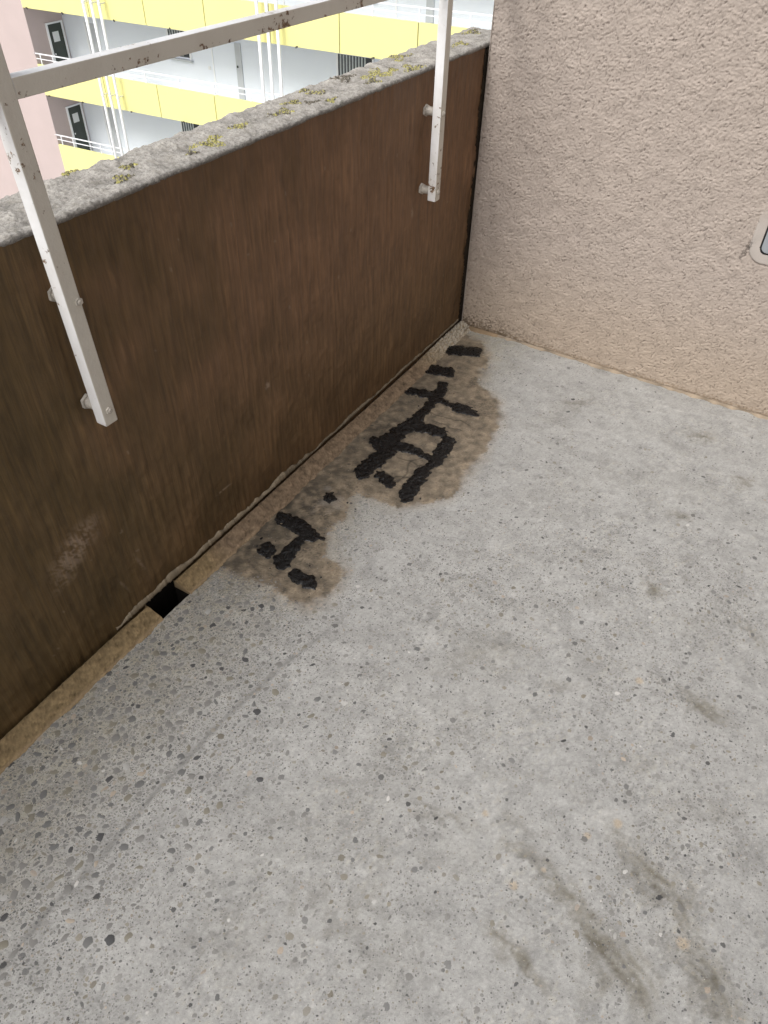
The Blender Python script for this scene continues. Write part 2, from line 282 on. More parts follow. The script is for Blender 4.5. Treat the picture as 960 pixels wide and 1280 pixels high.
# ------------------------------------------------------------------ floor
nx = int(round((FX1 - FX0) / FR)) + 1; ny = int(round((FY1 - FY0) / FR)) + 1
xs = np.linspace(FX0, FX1, nx); ys = np.linspace(FY0, FY1, ny); X, Y = np.meshgrid(xs, ys)
n_lo = fnoise(ny, nx, FR, .12, .6, 1); n_mid = fnoise(ny, nx, FR, .03, .12, 2); n_fin = fnoise(ny, nx, FR, .008, .03, 3)
n_sw = fnoise(ny, nx, FR, .012, .06, 4, (2.2, .7)); n_sp = fnoise(ny, nx, FR, .004, .010, 5)
sdst = stain_field(X, Y)
tard = np.full(X.shape, 1e9)
for k, L in TAR.items():
    for P in L: tard = np.minimum(tard, polysd(X, Y, P))
gd = np.interp(Y[:, 0], [p[1] for p in GROOVE][::-1], [p[0] for p in GROOVE][::-1])[:, None] - X
H = n_lo * .0010 + n_mid * .00035 + n_fin * .00016 + n_sw * .00012 + n_sp * .00007
gfade = sstep(-1.45, -1.75, Y)
H = H - gfade * .0014 * np.exp(-(gd / .006) ** 2) + gfade * .0009 * np.exp(-((gd + .011) / .008) ** 2)
n_soft = fnoise(ny, nx, FR, .08, .3, 12)
sw_ = .006 + .014 * sstep(-.3, 1.2, n_soft)
stm = sstep(1.0, -1.0, (sdst + .0025 * n_fin) / sw_)
H += stm * (n_fin * .0002 + n_sp * .0002)
base = np.array([.388, .385, .371])
G_ = fnoise(900, 900, .004, .010, .06, 14, (1, .10)) + .6 * fnoise(900, 900, .004, .05, .25, 15, (1, .25))
th_ = np.radians(-27) + .16 * fnoise(ny, nx, FR, .3, 1.2, 16)
def sweep(ox, oy, f=1.0):
    U = (X + ox) * np.cos(np.radians(-27)) + (Y + oy) * np.sin(np.radians(-27)); W = -(X + ox) * np.sin(np.radians(-27)) + (Y + oy) * np.cos(np.radians(-27)) + .35 * (U - .6) ** 2 + .01 * n_lo
    return G_[(np.round((W + 4) / FR).astype(int)) % 900, (np.round((U + 4) / FR).astype(int)) % 900]
TW = sweep(0, 0) * sstep(.35, .75, X) * sstep(-1.2, 1.0, fnoise(ny, nx, FR, .15, .6, 17))

C = np.ones((ny, nx, 3)) * base
C *= (1 + .030 * n_lo + .022 * n_mid + .022 * n_fin + .03 * n_sw + .03 * n_sp + .065 * TW)[..., None]
C *= (1 - .10 * sstep(.8, 2.2, TW))[..., None] ** np.array([.8, 1.0, 1.5]); H = H + .00016 * TW
edge = sstep(.42, .10, X) * (.8 + .2 * n_mid)          # damp, dirty band along the parapet with some of its shade painted in
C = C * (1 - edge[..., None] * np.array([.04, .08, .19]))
pat = sstep(.2, 1.2, fnoise(ny, nx, FR, .05, .22, 6)); C *= (1 - .10 * pat)[..., None]
gfade = gfade * (.45 + .55 * sstep(-1.0, .8, n_mid + .5 * n_fin))
C *= (1 - .38 * gfade * np.exp(-((gd - .001) / .007) ** 2) + .06 * gfade * np.exp(-((gd + .012) / .007) ** 2))[..., None]
TS = sweep(.37, 1.11); w1 = fnoise(ny, nx, FR, .03, .14, 8) * .30; w2 = fnoise(ny, nx, FR, .006, .02, 9)
for (cx, cy, ax, ay, bx_, by_, s) in SMUDGE:
    det = ax * by_ - ay * bx_
    p = ((X - cx) * by_ - (Y - cy) * bx_) / det; q = (-(X - cx) * ay + (Y - cy) * ax) / det
    q = q + .35 * (p * p - .5)
    r = np.sqrt(p * p + q * q) + w1
    m = sstep(1.5, .2, r) * min(.6, s * .75) * (.9 + .1 * np.sin(p * 19 + w1 * 4)) * (.95 + .05 * w2) * (.55 + .45 * sstep(-1.2, 1.2, TS))
    C = C * (1 - np.clip(m, 0, 1)[..., None] * np.array([.50, .535, .61]))
    H = H - np.clip(m, 0, 1) * .0006 * (1 + .5 * np.sin(p * 26))
fan = np.zeros(X.shape)
for wi, (P_, wd_w, s_w) in enumerate(WIPES):
    best = np.full(X.shape, 9.0); sgn = np.zeros(X.shape); al = np.zeros(X.shape); acc = 0.0; tot = sum(math.dist(a, b) for a, b in zip(P_[:-1], P_[1:]))
    for (ax_, ay_), (bx2, by2) in zip(P_[:-1], P_[1:]):
        ex, ey = bx2 - ax_, by2 - ay_; L2 = ex * ex + ey * ey; tt = np.clip(((X - ax_) * ex + (Y - ay_) * ey) / L2, 0, 1)
        dd = np.hypot(X - ax_ - tt * ex, Y - ay_ - tt * ey); mk = dd < best
        best = np.where(mk, dd, best); sgn = np.where(mk, ((X - ax_) * ey - (Y - ay_) * ex) / math.sqrt(L2), sgn); al = np.where(mk, (acc + tt * math.sqrt(L2)) / tot, al); acc += math.sqrt(L2)
    q_ = (sgn + .006 * n_mid + .002 * n_fin) / wd_w; e_ = best / wd_w
    prof_w = np.where(q_ > 0, sstep(1.0, .35, q_), sstep(2.4, .0, -q_)) * (best < 3 * wd_w) * sstep(2.6, 1.0, e_)
    prof_w = prof_w * np.sin(np.pi * np.clip(al * .9 + .08, 0, 1)) ** .6 * (.72 + .28 * np.sin(best / .0035 + 2 * n_lo)) * (.75 + .35 * sstep(-1.5, 1.5, n_mid + .6 * TS))
    mw = np.clip(prof_w * s_w * 1.15, 0, 1)
    C = C * (1 - mw[..., None] * np.array([.46, .495, .575])); H = H - mw * .0006
for (cx, cy, r0) in ((1.235, -1.70, .010), (1.19, -1.76, .007), (1.41, -1.86, .012), (1.10, -1.93, .009), (1.14, -1.87, .007), (1.17, -1.33, .010), (.99, -1.83, .007)):
    m = sstep(1.2, .6, np.hypot(X - cx, Y - cy) / r0 + w1 * .5) * .6
    C = C * (1 - m[..., None]) + m[..., None] * np.array([.48, .38, .26])
# the brown soaked patch around the bitumen
inner = sstep(0, -.10, sdst)
tanc = np.array([.222, .176, .122]) * (1 + .10 * n_mid + .12 * n_fin + .10 * n_sp)[..., None]
nearw = sstep(.20, .07, X) * sstep(-.15, -.5, Y)
mott = fnoise(ny, nx, FR, .03, .14, 13) + .5 * n_fin
hookd = sstep(.16, .04, np.hypot((X - .12) * 1.1, (Y + 1.33) * .55)) * sstep(-1.4, .8, mott)
tanc = tanc * (1 - .36 * nearw * sstep(-2.0, .5, mott) - .22 * hookd)[..., None] * (1 - .10 * inner[..., None]) * (1 - .34 * sstep(.1, 1.5, mott) + .20 * sstep(.1, 1.5, -mott))[..., None]
rimw = np.exp(-((sdst + .004) / .005) ** 2)
tanc = tanc * (1 + .12 * rimw[..., None])
sa_ = stm * (.93 - .22 * sstep(-.03, .0, sdst) * sstep(.0, 1.2, n_soft)); C = C * (1 - sa_[..., None]) + sa_[..., None] * tanc
fr_ = sstep(.045, .0, sdst) * (1 - stm) * .10; C = C * (1 - fr_[..., None] * np.array([.6, 1.0, 1.5]))
halo = sstep(.018, .0, tard + .008 * n_fin) * stm
C = C * (1 - .22 * halo[..., None])
pits = sstep(.9, 1.6, n_sp + .5 * n_fin + .8 * halo - .1) * stm * sstep(.11, .01, tard + .02 * n_mid)
C = C * (1 - .35 * pits[..., None]); H -= pits * .0005
pz = fnoise(ny, nx, FR, .05, .16, 41)
for (cx, cy, r0) in ((.15, -1.62, .09), (.35, -.50, .07), (.11, -.80, .06), (.24, -1.42, .05), (.26, -.36, .05), (.17, -1.25, .06)):
    m = sstep(1.3, .3, np.hypot(X - cx, Y - cy) / r0 + .2 * pz) * sstep(.2, 1.0, n_sp + .4 * n_fin)
    C = C * (1 - .5 * m[..., None]); H -= m * .0004
for ci, (cx, cy, a0, Lc) in enumerate(((.235, -.90, .2, .10), (.30, -.86, -1.7, .16), (.215, -.98, -.6, .09), (.27, -1.0, .9, .08), (.23, -.66, .3, .12), (.20, -.62, .1, .16), (.33, -1.04, -.3, .05))):
    qc = np.random.default_rng(900 + ci); P_ = [(cx, cy)]; aa = a0
    for _ in range(12): aa += qc.normal(0, .5); aa = .7 * aa + .3 * a0; P_.append((P_[-1][0] + Lc / 12 * math.cos(aa), P_[-1][1] + Lc / 12 * math.sin(aa)))
    dd = np.full(X.shape, 1.0)
    for (ax_, ay_), (bx2, by2) in zip(P_[:-1], P_[1:]):
        ex, ey = bx2 - ax_, by2 - ay_; tt = np.clip(((X - ax_) * ex + (Y - ay_) * ey) / (ex * ex + ey * ey), 0, 1); dd = np.minimum(dd, np.hypot(X - ax_ - tt * ex, Y - ay_ - tt * ey))
    mcr = sstep(.0045, .001, dd) * .55; C = C * (1 - mcr[..., None]); H -= mcr * .0006
m = sstep(.55, .0, np.hypot((X - .17) / .09, (Y + 1.20) / .10) + .15 * pz)      # paler bald spot beside the small dot
C = C * (1 - .5 * m[..., None]) + .5 * m[..., None] * np.array([.36, .33, .29])
hole_k = np.ones((ny - 1, nx - 1), bool)
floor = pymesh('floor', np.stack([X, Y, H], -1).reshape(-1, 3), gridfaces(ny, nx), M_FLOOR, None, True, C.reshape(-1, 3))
tag(floor, 'grey exposed aggregate concrete floor of the balcony', kind='structure')

def floor_z(x, y):
    fx = np.clip((np.asarray(x) - FX0) / FR, 0, nx - 1.001); fy = np.clip((np.asarray(y) - FY0) / FR, 0, ny - 1.001)
    i = fx.astype(int); j = fy.astype(int); a = fx - i; b = fy - j
    return H[j, i] * (1 - a) * (1 - b) + H[j, i + 1] * a * (1 - b) + H[j + 1, i] * (1 - a) * b + H[j + 1, i + 1] * a * b
def fld(A, x, y):
    return A[np.clip(((y - FY0) / FR).astype(int), 0, ny - 1), np.clip(((x - FX0) / FR).astype(int), 0, nx - 1)]

# floor beyond the detailed area, and the slab body
def flat(name, x0, x1, y0, y1, z, m, c, parent=None, kind='structure'):
    o = pymesh(name, [(x0, y0, z), (x1, y0, z), (x1, y1, z), (x0, y1, z)], [(0, 1, 2, 3)], m, parent, False, np.array([c] * 4))
    return tag(o, kind=kind)
flat('floor', FX0, 2.2, -6.0, FY0, 0, M_FLOOR, base)
s_ = box('balcony_slab', .085, 2.2, -6.0, -.004, -.20, -.012, M_CAP); tag(s_, kind='structure')

# stones cast into the floor
NS = 420000
px = rng.uniform(FX0 + .004, FX1 - .005, NS); py = rng.uniform(FY0 + .01, -.01, NS)
dn = fld(fnoise(ny, nx, FR, .08, .4, 11), px, py)
dens = .10 + .05 * dn + .50 * sstep(.62, .22, px) * sstep(-1.2, -1.9, py) + .20 * sstep(.45, .2, px) + .20 * sstep(1.35, .6, px) * sstep(-1.5, -2.6, py) * .6
for (gx, gy, gr) in ((1.36, -1.62, .12), (1.20, -1.33, .13), (.73, -1.74, .15), (.71, -1.28, .18), (1.0, -1.0, .2), (1.3, -.95, .15), (1.33, -1.85, .10)):
    dens = dens + .32 * np.exp(-((px - gx) ** 2 + (py - gy) ** 2) / gr ** 2)
dens = dens * sstep(-.05, .02, fld(sdst, px, py)) * (1 - .8 * sstep(.3, 1.2, fld(n_sw + n_lo, px, py)) * sstep(.45, .7, px)) + .012
dens = dens * (.35 + .65 * sstep(-.1, -1.1, py))
dens[fld(tard, px, py) < .012] = 0
keep = rng.uniform(0, 1, NS) < dens * 1.2
px, py = px[keep], py[keep]; n = len(px)
leftz = sstep(.70, .30, px) * sstep(-1.3, -1.9, py)
r = .0012 * (1 - rng.uniform(0, 1, n)) ** (-1 / (2.9 - .75 * leftz)); r = np.minimum(r, .0075 + .003 * leftz)
# larger stones first, thin out overlaps on a coarse grid
o_ = np.argsort(-r); px, py, r, leftz = px[o_], py[o_], r[o_], leftz[o_]
occ = {}; sel = []
for i in range(n):
    if r[i] < .0017 and i > 22000: sel.append(i); continue
    g = (int(px[i] / .02), int(py[i] / .02)); ok = True
    for a in (-1, 0, 1):
        for b in (-1, 0, 1):
            for j in occ.get((g[0] + a, g[1] + b), ()):
                if (px[i] - px[j]) ** 2 + (py[i] - py[j]) ** 2 < (r[i] + r[j]) ** 2 * .9: ok = False; break
            if not ok: break
        if not ok: break
    if ok: sel.append(i); occ.setdefault(g, []).append(i)
sel = np.array(sel); px, py, r, leftz = px[sel], py[sel], r[sel], leftz[sel]; n = len(px)
asp = rng.uniform(.42, 1.0, n); ang = rng.normal(1.1, .8, n)
cls = rng.choice(6, n, p=[.42, .22, .09, .21, .04, .02])
SP = []
for k in range(6):                                     # six stone outlines shared by the large pebbles
    q = random.Random(k); N = 11; Vs = []; Fs = []
    rr = [1 + q.uniform(-.24, .2) for _ in range(N)]
    for (f, z) in ((1.0, -.10), (.86, .05)):
        for i in range(N):
            t = 2 * math.pi * i / N; Vs.append((math.cos(t) * rr[i] * f, math.sin(t) * rr[i] * f, z))
    Vs.append((0, 0, .085))
    for i in range(N):
        j = (i + 1) % N; Fs.append((i, j, N + j)); Fs.append((i, N + j, N + i)); Fs.append((N + i, N + j, 2 * N))
    SP.append((Vs, Fs))
PM = {}
nb = min(290, int((r > .0052).sum()))
for i in range(nb):
    k = (i % 6, int(cls[i]))
    if k not in PM:
        me = bpy.data.meshes.new('pebble'); me.from_pydata(SP[k[0]][0], [], SP[k[0]][1]); me.materials.append(PEB[k[1]])
        me.polygons.foreach_set('use_smooth', [True] * len(me.polygons)); PM[k] = me
    o = bpy.data.objects.new('pebble', PM[k]); COL.objects.link(o); o.parent = floor
    o.location = (px[i], py[i], float(floor_z(px[i], py[i])) + .0001)
    o.rotation_euler = (0, 0, ang[i]); o.scale = (r[i], r[i] * asp[i], .0036)
idx = np.arange(nb, n); N = 7
t = 2 * np.pi * np.arange(N) / N
rr = r[idx, None] * (1 + rng.uniform(-.2, .2, (len(idx), N)))
lx = np.cos(t) * rr; ly = np.sin(t) * rr * asp[idx, None]
lx = lx + .18 * rr * rng.uniform(-1, 1, rr.shape)
ca, sa = np.cos(ang[idx])[:, None], np.sin(ang[idx])[:, None]
vx = px[idx, None] + lx * ca - ly * sa; vy = py[idx, None] + lx * sa + ly * ca
vz = floor_z(vx, vy) + .00005
V = np.concatenate([np.stack([vx, vy, vz], -1), np.stack([px[idx], py[idx], vz.max(1) + .00025], -1)[:, None]], 1)
b0 = (np.arange(len(idx)) * (N + 1))[:, None, None]
tri = np.array([(i, (i + 1) % N, N) for i in range(N)])[None]
Fp = (b0 + tri).reshape(-1, 3)
pc = PCOL[cls[idx]] * rng.uniform(.75, 1.3, (len(idx), 1)); mixw = rng.uniform(.05, .45, (len(idx), 1)); pc = pc * (1 - mixw) + np.array([.33, .325, .31]) * mixw
ins = sstep(.0, -.03, fld(sdst, px[idx], py[idx]))[:, None]; pc = pc * (1 - ins) + ins * pc * np.array([.6, .5, .4])
pc = np.repeat(pc, N + 1, 0)
M_STONE = mk_attr('cast_stone_chips', 700, .18, .0003, .62, .35, 500)
so_ = pymesh('small_pebble', V.reshape(-1, 3), Fp, M_STONE, floor, True, pc); tag(so_, kind='stuff')

# ------------------------------------------------------------------ black bitumen marks
TARINFO = {
 'bar_end': ('short black bitumen bar on the floor nearest the corner of the two walls', 'tar_patch'),
 'bar_second': ('short black bitumen bar second from the wall corner, above the big branching mark', 'tar_patch'),
 'net': ('largest black bitumen mark, a branching ladder shape on the brown stained floor', 'tar_patch'),
 'dot_small': ('smallest black bitumen dot, alone between the branching mark and the hooked mark', 'tar_patch'),
 'hook': ('hooked y shaped black bitumen mark nearer the drain opening', 'tar_patch'),
 'dot': ('round black bitumen blot beside the hooked mark, on its parapet side', 'tar_patch'),
 'oval': ('oval black bitumen blot below the hooked mark, at the stain edge', 'tar_patch')}
TR = .0022
def shrink(P, f):
    P = np.array(P); c = P.mean(0); return c + (P - c) * f
for ti, (k, L) in enumerate(TAR.items()):
    allp = np.array([p for P in L for p in P])
    x0, y0 = allp.min(0) - .02; x1, y1 = allp.max(0) + .02
    mx = int((x1 - x0) / TR) + 1; my = int((y1 - y0) / TR) + 1
    TX, TY = np.meshgrid(x0 + np.arange(mx) * TR, y0 + np.arange(my) * TR)
    wxx = fnoise(my, mx, TR, .02, .07, 60 + ti) * .0028; wyy = fnoise(my, mx, TR, .02, .07, 80 + ti) * .0028
    d = np.full(TX.shape, 1e9)
    for P in L:
        e = polysd(TX + wxx, TY + wyy, P); h = np.clip(.5 + .5 * (d - e) / .007, 0, 1)
        d = d * (1 - h) + e * h - .007 * h * (1 - h)
    d = d + fnoise(my, mx, TR, .012, .03, 100 + ti) * .0005 + .0005
    z = floor_z(TX, TY)
    lump = np.abs(fnoise(my, mx, TR, .005, .016, 120 + ti)); lump2 = fnoise(my, mx, TR, .012, .04, 140 + ti)
    d = d - .0038
    rise = np.sqrt(np.clip(-d / .011, 0, 1)); hh = rise * .0020 + rise ** 4 * (.0007 * lump + .0005 * lump2) + .0006 * (d < 0) - sstep(0, .0022, d) * .006
    kp = (d[:-1, :-1] < .002) | (d[1:, 1:] < .002) | (d[:-1, 1:] < .002) | (d[1:, :-1] < .002)
    F = gridfaces(my, mx, kp)
    used, inv = np.unique(F.ravel(), return_inverse=True)
    V = np.stack([TX, TY, z + .0002 + hh], -1).reshape(-1, 3)[used]
    o = pymesh('tar_patch', V, inv.reshape(-1, 4), M_TAR, None, True)
    tag(o, TARINFO[k][0], 'tar patch', 'black bitumen marks on the stained floor')

# crumbs of bitumen round the marks
cand_x = rng.uniform(.07, .50, 9000); cand_y = rng.uniform(-1.68, -.12, 9000)
td = fld(tard, cand_x, cand_y); pn = fld(pz, cand_x, cand_y)
kk = (rng.uniform(0, 1, 9000) < .42 * np.exp(-np.maximum(td, 0) / .022) * sstep(-1.2, 1.0, pn)) & (td > .0) & (fld(sdst, cand_x, cand_y) < -.004)
cx_, cy_ = cand_x[kk], cand_y[kk]; m_ = len(cx_); cr = .0008 * (1 - rng.uniform(0, 1, m_)) ** (-.45); cr = np.minimum(cr, .0045)
t5 = 2 * np.pi * np.arange(5) / 5
vx = cx_[:, None] + np.cos(t5) * cr[:, None] * rng.uniform(.6, 1.4, (m_, 5)); vy = cy_[:, None] + np.sin(t5) * cr[:, None] * rng.uniform(.6, 1.4, (m_, 5))
vz = floor_z(vx, vy) - .0001
V = np.concatenate([np.stack([vx, vy, vz], -1), np.stack([cx_, cy_, floor_z(cx_, cy_) + cr * .8], -1)[:, None]], 1)
F = (np.arange(m_)[:, None, None] * 6 + np.array([(i, (i + 1) % 5, 5) for i in range(5)])[None]).reshape(-1, 3)
o = pymesh('tar_crumbs', V.reshape(-1, 3), F, M_TAR); tag(o, 'tiny black crumbs scattered round the bitumen marks', 'crumbs', kind='stuff')

# ------------------------------------------------------------------ parapet
parapet = empty('parapet_wall', (-.085, -2.9, 0))
tag(parapet, 'brown painted concrete parapet with a rough grey cap and yellow lichen', 'parapet')
PXO, PYO = .085, 2.9
PR = .005; PY0, PY1 = -3.6, -.004
ny2 = int((PY1 - PY0) / PR) + 1; nz2 = int(.992 / PR) + 1
py_ = np.linspace(PY0, PY1, ny2); pz_ = np.linspace(-.12, .9935, nz2 + 24); nz2 = len(pz_)
ZZ, YY = np.meshgrid(pz_, py_, indexing='ij')
b_lo = fnoise(nz2, ny2, PR, .15, .7, 201); b_mid = fnoise(nz2, ny2, PR, .03, .12, 202); b_f = fnoise(nz2, ny2, PR, .006, .02, 203)
b_st = fnoise(nz2, ny2, PR, .012, .05, 204, (14, 1)); b_s2 = fnoise(nz2, ny2, PR, .009, .02, 205, (9, 1))
red = np.clip(sstep(-2.2, -.9, YY + .1 * b_lo) * (.45 + .55 * sstep(.1, .7, ZZ)) , 0, 1)
bc = np.array([.122, .081, .035])[None, None] * (1 - red[..., None]) + red[..., None] * np.array([.196, .112, .062])
bc = bc * (1 + .04 * b_lo + .02 * b_mid + .07 * b_st + .06 * b_s2)[..., None]
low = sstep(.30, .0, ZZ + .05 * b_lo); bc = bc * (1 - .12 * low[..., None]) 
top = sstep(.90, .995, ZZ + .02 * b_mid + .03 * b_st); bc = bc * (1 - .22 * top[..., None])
def scuff(cy, cz, ry, rz, sh, st, th):
    global bc
    q = np.hypot((YY - cy + sh * (ZZ - cz)) / ry, (ZZ - cz) / rz)
    m = sstep(1.2, .2, q) * sstep(th, th + 1.4, b_f + .8 * b_mid) * st
    bc = bc * (1 - m[..., None]) + m[..., None] * np.array([.34, .26, .19])
scuff(-1.924, .34, .075, .055, -.8, .75, -1.0); scuff(-1.96, .29, .05, .04, -.8, .4, -.6)
scuff(-1.234, .375, .012, .014, 0, .8, -1.5); scuff(-1.78, .16, .005, .05, .3, .4, -2.0); scuff(-1.84, .13, .004, .035, .3, .35, -2.0)
scuff(-1.455, .16, .035, .003, .3, .8, -2.0); scuff(-.45, .60, .01, .02, 0, .8, -1.)
for i in range(34):
    yy = random.Random(i).uniform(-2.3, -.1); zz = random.Random(i + 99).uniform(.08, .9)
    m = (np.hypot(YY - yy, (ZZ - zz) * .7) < random.Random(i + 7).uniform(.0018, .0042)) * .35
    bc = bc * (1 - m[..., None]) + m[..., None] * np.array([.33, .27, .2])
xd = b_lo * .0012 + b_mid * .0005 + b_st * .0006 + b_f * .00015
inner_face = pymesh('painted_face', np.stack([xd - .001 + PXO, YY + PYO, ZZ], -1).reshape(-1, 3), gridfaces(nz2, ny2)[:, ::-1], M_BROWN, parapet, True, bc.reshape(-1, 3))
box('wall_core', -.168 + PXO, -.014 + PXO, -6.0 + PYO, .268 + PYO, -.45, .978, M_SOFF, parapet)
rest = pymesh('painted_face', [(PXO, -6 + PYO, -.12), (PXO, PY0 + PYO, -.12), (PXO, PY0 + PYO, .985), (PXO, -6 + PYO, .985)], [(0, 1, 2, 3)], M_BROWN, parapet, False, np.array([[.105, .066, .04]] * 4))
# rough cap: one profile swept along the wall, displaced
CR_ = .0028; cy0, cy1 = -2.9, .27
prof = [(-.171, .955), (-.1715, .975)]
prof += [(-.171 + .016 * (1 - math.cos(a)), .984 + .016 * math.sin(a)) for a in np.linspace(0, math.pi / 2, 6)]
prof += [(x, 1.0) for x in np.linspace(-.152, -.006, 50)]
prof += [(-.006 + .0065 * math.sin(a), 1.0 - .0065 * (1 - math.cos(a))) for a in np.linspace(.25, math.pi / 2, 5)]
prof += [(.0003, .9915), (-.002, .9895), (-.005, .988)]
prof = np.array(prof); npf = len(prof); nyc = int((cy1 - cy0) / CR_) + 1
yc = np.linspace(cy0, cy1, nyc)
c1 = fnoise(nyc, npf, CR_, .010, .035, 301); c2 = fnoise(nyc, npf, CR_, .004, .010, 302); c3 = fnoise(nyc, npf, CR_, .05, .3, 303)
relief = c1 * .0006 + np.clip(c2, -2.5, .8) * .00055 + c3 * .0016
nrm = np.gradient(prof, axis=0); nrm = np.stack([-nrm[:, 1], nrm[:, 0]], -1); nrm /= np.linalg.norm(nrm, axis=1)[:, None]
wgt = np.ones(npf); wgt[-9:] = (.8, .7, .55, .45, .4, .35, .3, .2, .1)
PX_ = prof[None, :, 0] + nrm[None, :, 0] * relief * wgt; PZ_ = prof[None, :, 1] + nrm[None, :, 1] * relief * wgt
PY_ = np.repeat(yc[:, None], npf, 1)
drop = sstep(.20, .27, PY_); PZ_ = PZ_ - drop * .012
cc = np.array([.365, .345, .315]) * (1 + .08 * c1 + .07 * c2 + .10 * c3)[..., None]
cc = cc * (1 - .35 * sstep(1.0, 2.2, -c2))[..., None]
moss = sstep(.6, 1.6, fnoise(nyc, npf, CR_, .02, .09, 304) + .4 * c2)
cc = cc * (1 - .3 * moss[..., None]) + .3 * moss[..., None] * np.array([.17, .155, .12])
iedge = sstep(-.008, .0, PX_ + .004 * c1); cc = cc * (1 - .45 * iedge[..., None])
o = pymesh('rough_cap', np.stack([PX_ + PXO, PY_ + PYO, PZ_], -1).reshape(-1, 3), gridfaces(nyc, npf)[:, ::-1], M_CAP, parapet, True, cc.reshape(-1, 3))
box('cap_end', -.170 + PXO, -.002 + PXO, .262 + PYO, .27 + PYO, -.45, .985, M_SOFF, parapet)
box('rough_cap', -.171 + PXO, .0 + PXO, -6 + PYO, cy0 + PYO, .978, 1.0, M_SOFF, parapet, .008)

# lichen cushions on the cap
def mk_lichen():
    t = NT('yellow_lichen'); a = t.attr(); return t.out(a, .95, t.bump(t.noise(600, 3), .001, .8), .05)
M_LICH = mk_lichen()
LIC = [(-.061, -1.271, .030, 1), (-.082, -1.145, .018, .8), (-.088, -1.488, .012, .5), (-.058, -1.534, .014, .7), (-.043, -1.35, .010, .4), (-.086, -.544, .036, 1), (-.070, -1.003, .026, .5), (-.103, -.805, .022, .6), (-.129, -.642, .028, .0), (-.134, -.328, .03, .7), (-.036, -.427, .030, .7), (-.068, -.486, .014, .8), (-.068, -.057, .022, .7), (-.121, .136, .03, .4), (-.035, -.839, .012, .8), (-.164, -1.575, .014, .7), (-.066, -.889, .016, .0), (-.14, -.813, .012, .6), (-.05, -.62, .02, .6), (-.10, -.92, .02, .7)]
for i, (lx_, ly_, R_, yel) in enumerate(LIC):
    q = np.random.default_rng(500 + i); R_ = R_ * 1.25; ng = int(60 + R_ * 6500)
    a_ = q.uniform(0, 6.283, ng); d_ = R_ * np.sqrt(q.uniform(0, 1, ng)) * (.6 + .4 * np.cos(a_ * 3 + i)); 
    gx = np.clip(lx_ + d_ * np.cos(a_), -.165, -.004); gy = ly_ + d_ * np.sin(a_) * 1.6; gr = q.uniform(.0013, .0040, ng)
    j_ = np.clip(((gy - cy0) / CR_).astype(int), 0, nyc - 1); i_ = np.array([np.argmin(np.abs(prof[6:62, 0] - x)) + 6 for x in gx])
    gz = PZ_[j_, i_]
    pts = np.array([(1, 0, 0), (.3, .95, 0), (-.8, .6, 0), (-.8, -.6, 0), (.3, -.95, 0), (0, 0, .9)])
    ro = q.uniform(0, 6.28, ng); cxr, sxr = np.cos(ro), np.sin(ro)
    vx = gx[:, None] + gr[:, None] * (pts[:, 0] * cxr[:, None] - pts[:, 1] * sxr[:, None]); vy = gy[:, None] + gr[:, None] * (pts[:, 0] * sxr[:, None] + pts[:, 1] * cxr[:, None])
    vz = gz[:, None] + .0002 + gr[:, None] * pts[:, 2] - .0006 * (pts[:, 2] == 0)
    F = (np.arange(ng)[:, None, None] * 6 + np.array([(a, (a + 1) % 5, 5) for a in range(5)])[None]).reshape(-1, 3)
    isy = (q.uniform(0, 1, ng) < yel * .75)[:, None]
    lc = np.where(isy, np.array([.42, .39, .15]) * q.uniform(.6, 1.2, (ng, 1)), np.array([.16, .145, .12]) * q.uniform(.4, 1.6, (ng, 1)))
    o = pymesh('lichen', np.stack([vx + PXO, vy + PYO, vz], -1).reshape(-1, 3), F, M_LICH, parapet, False, np.repeat(lc, 6, 0)); tag(o, kind='stuff')

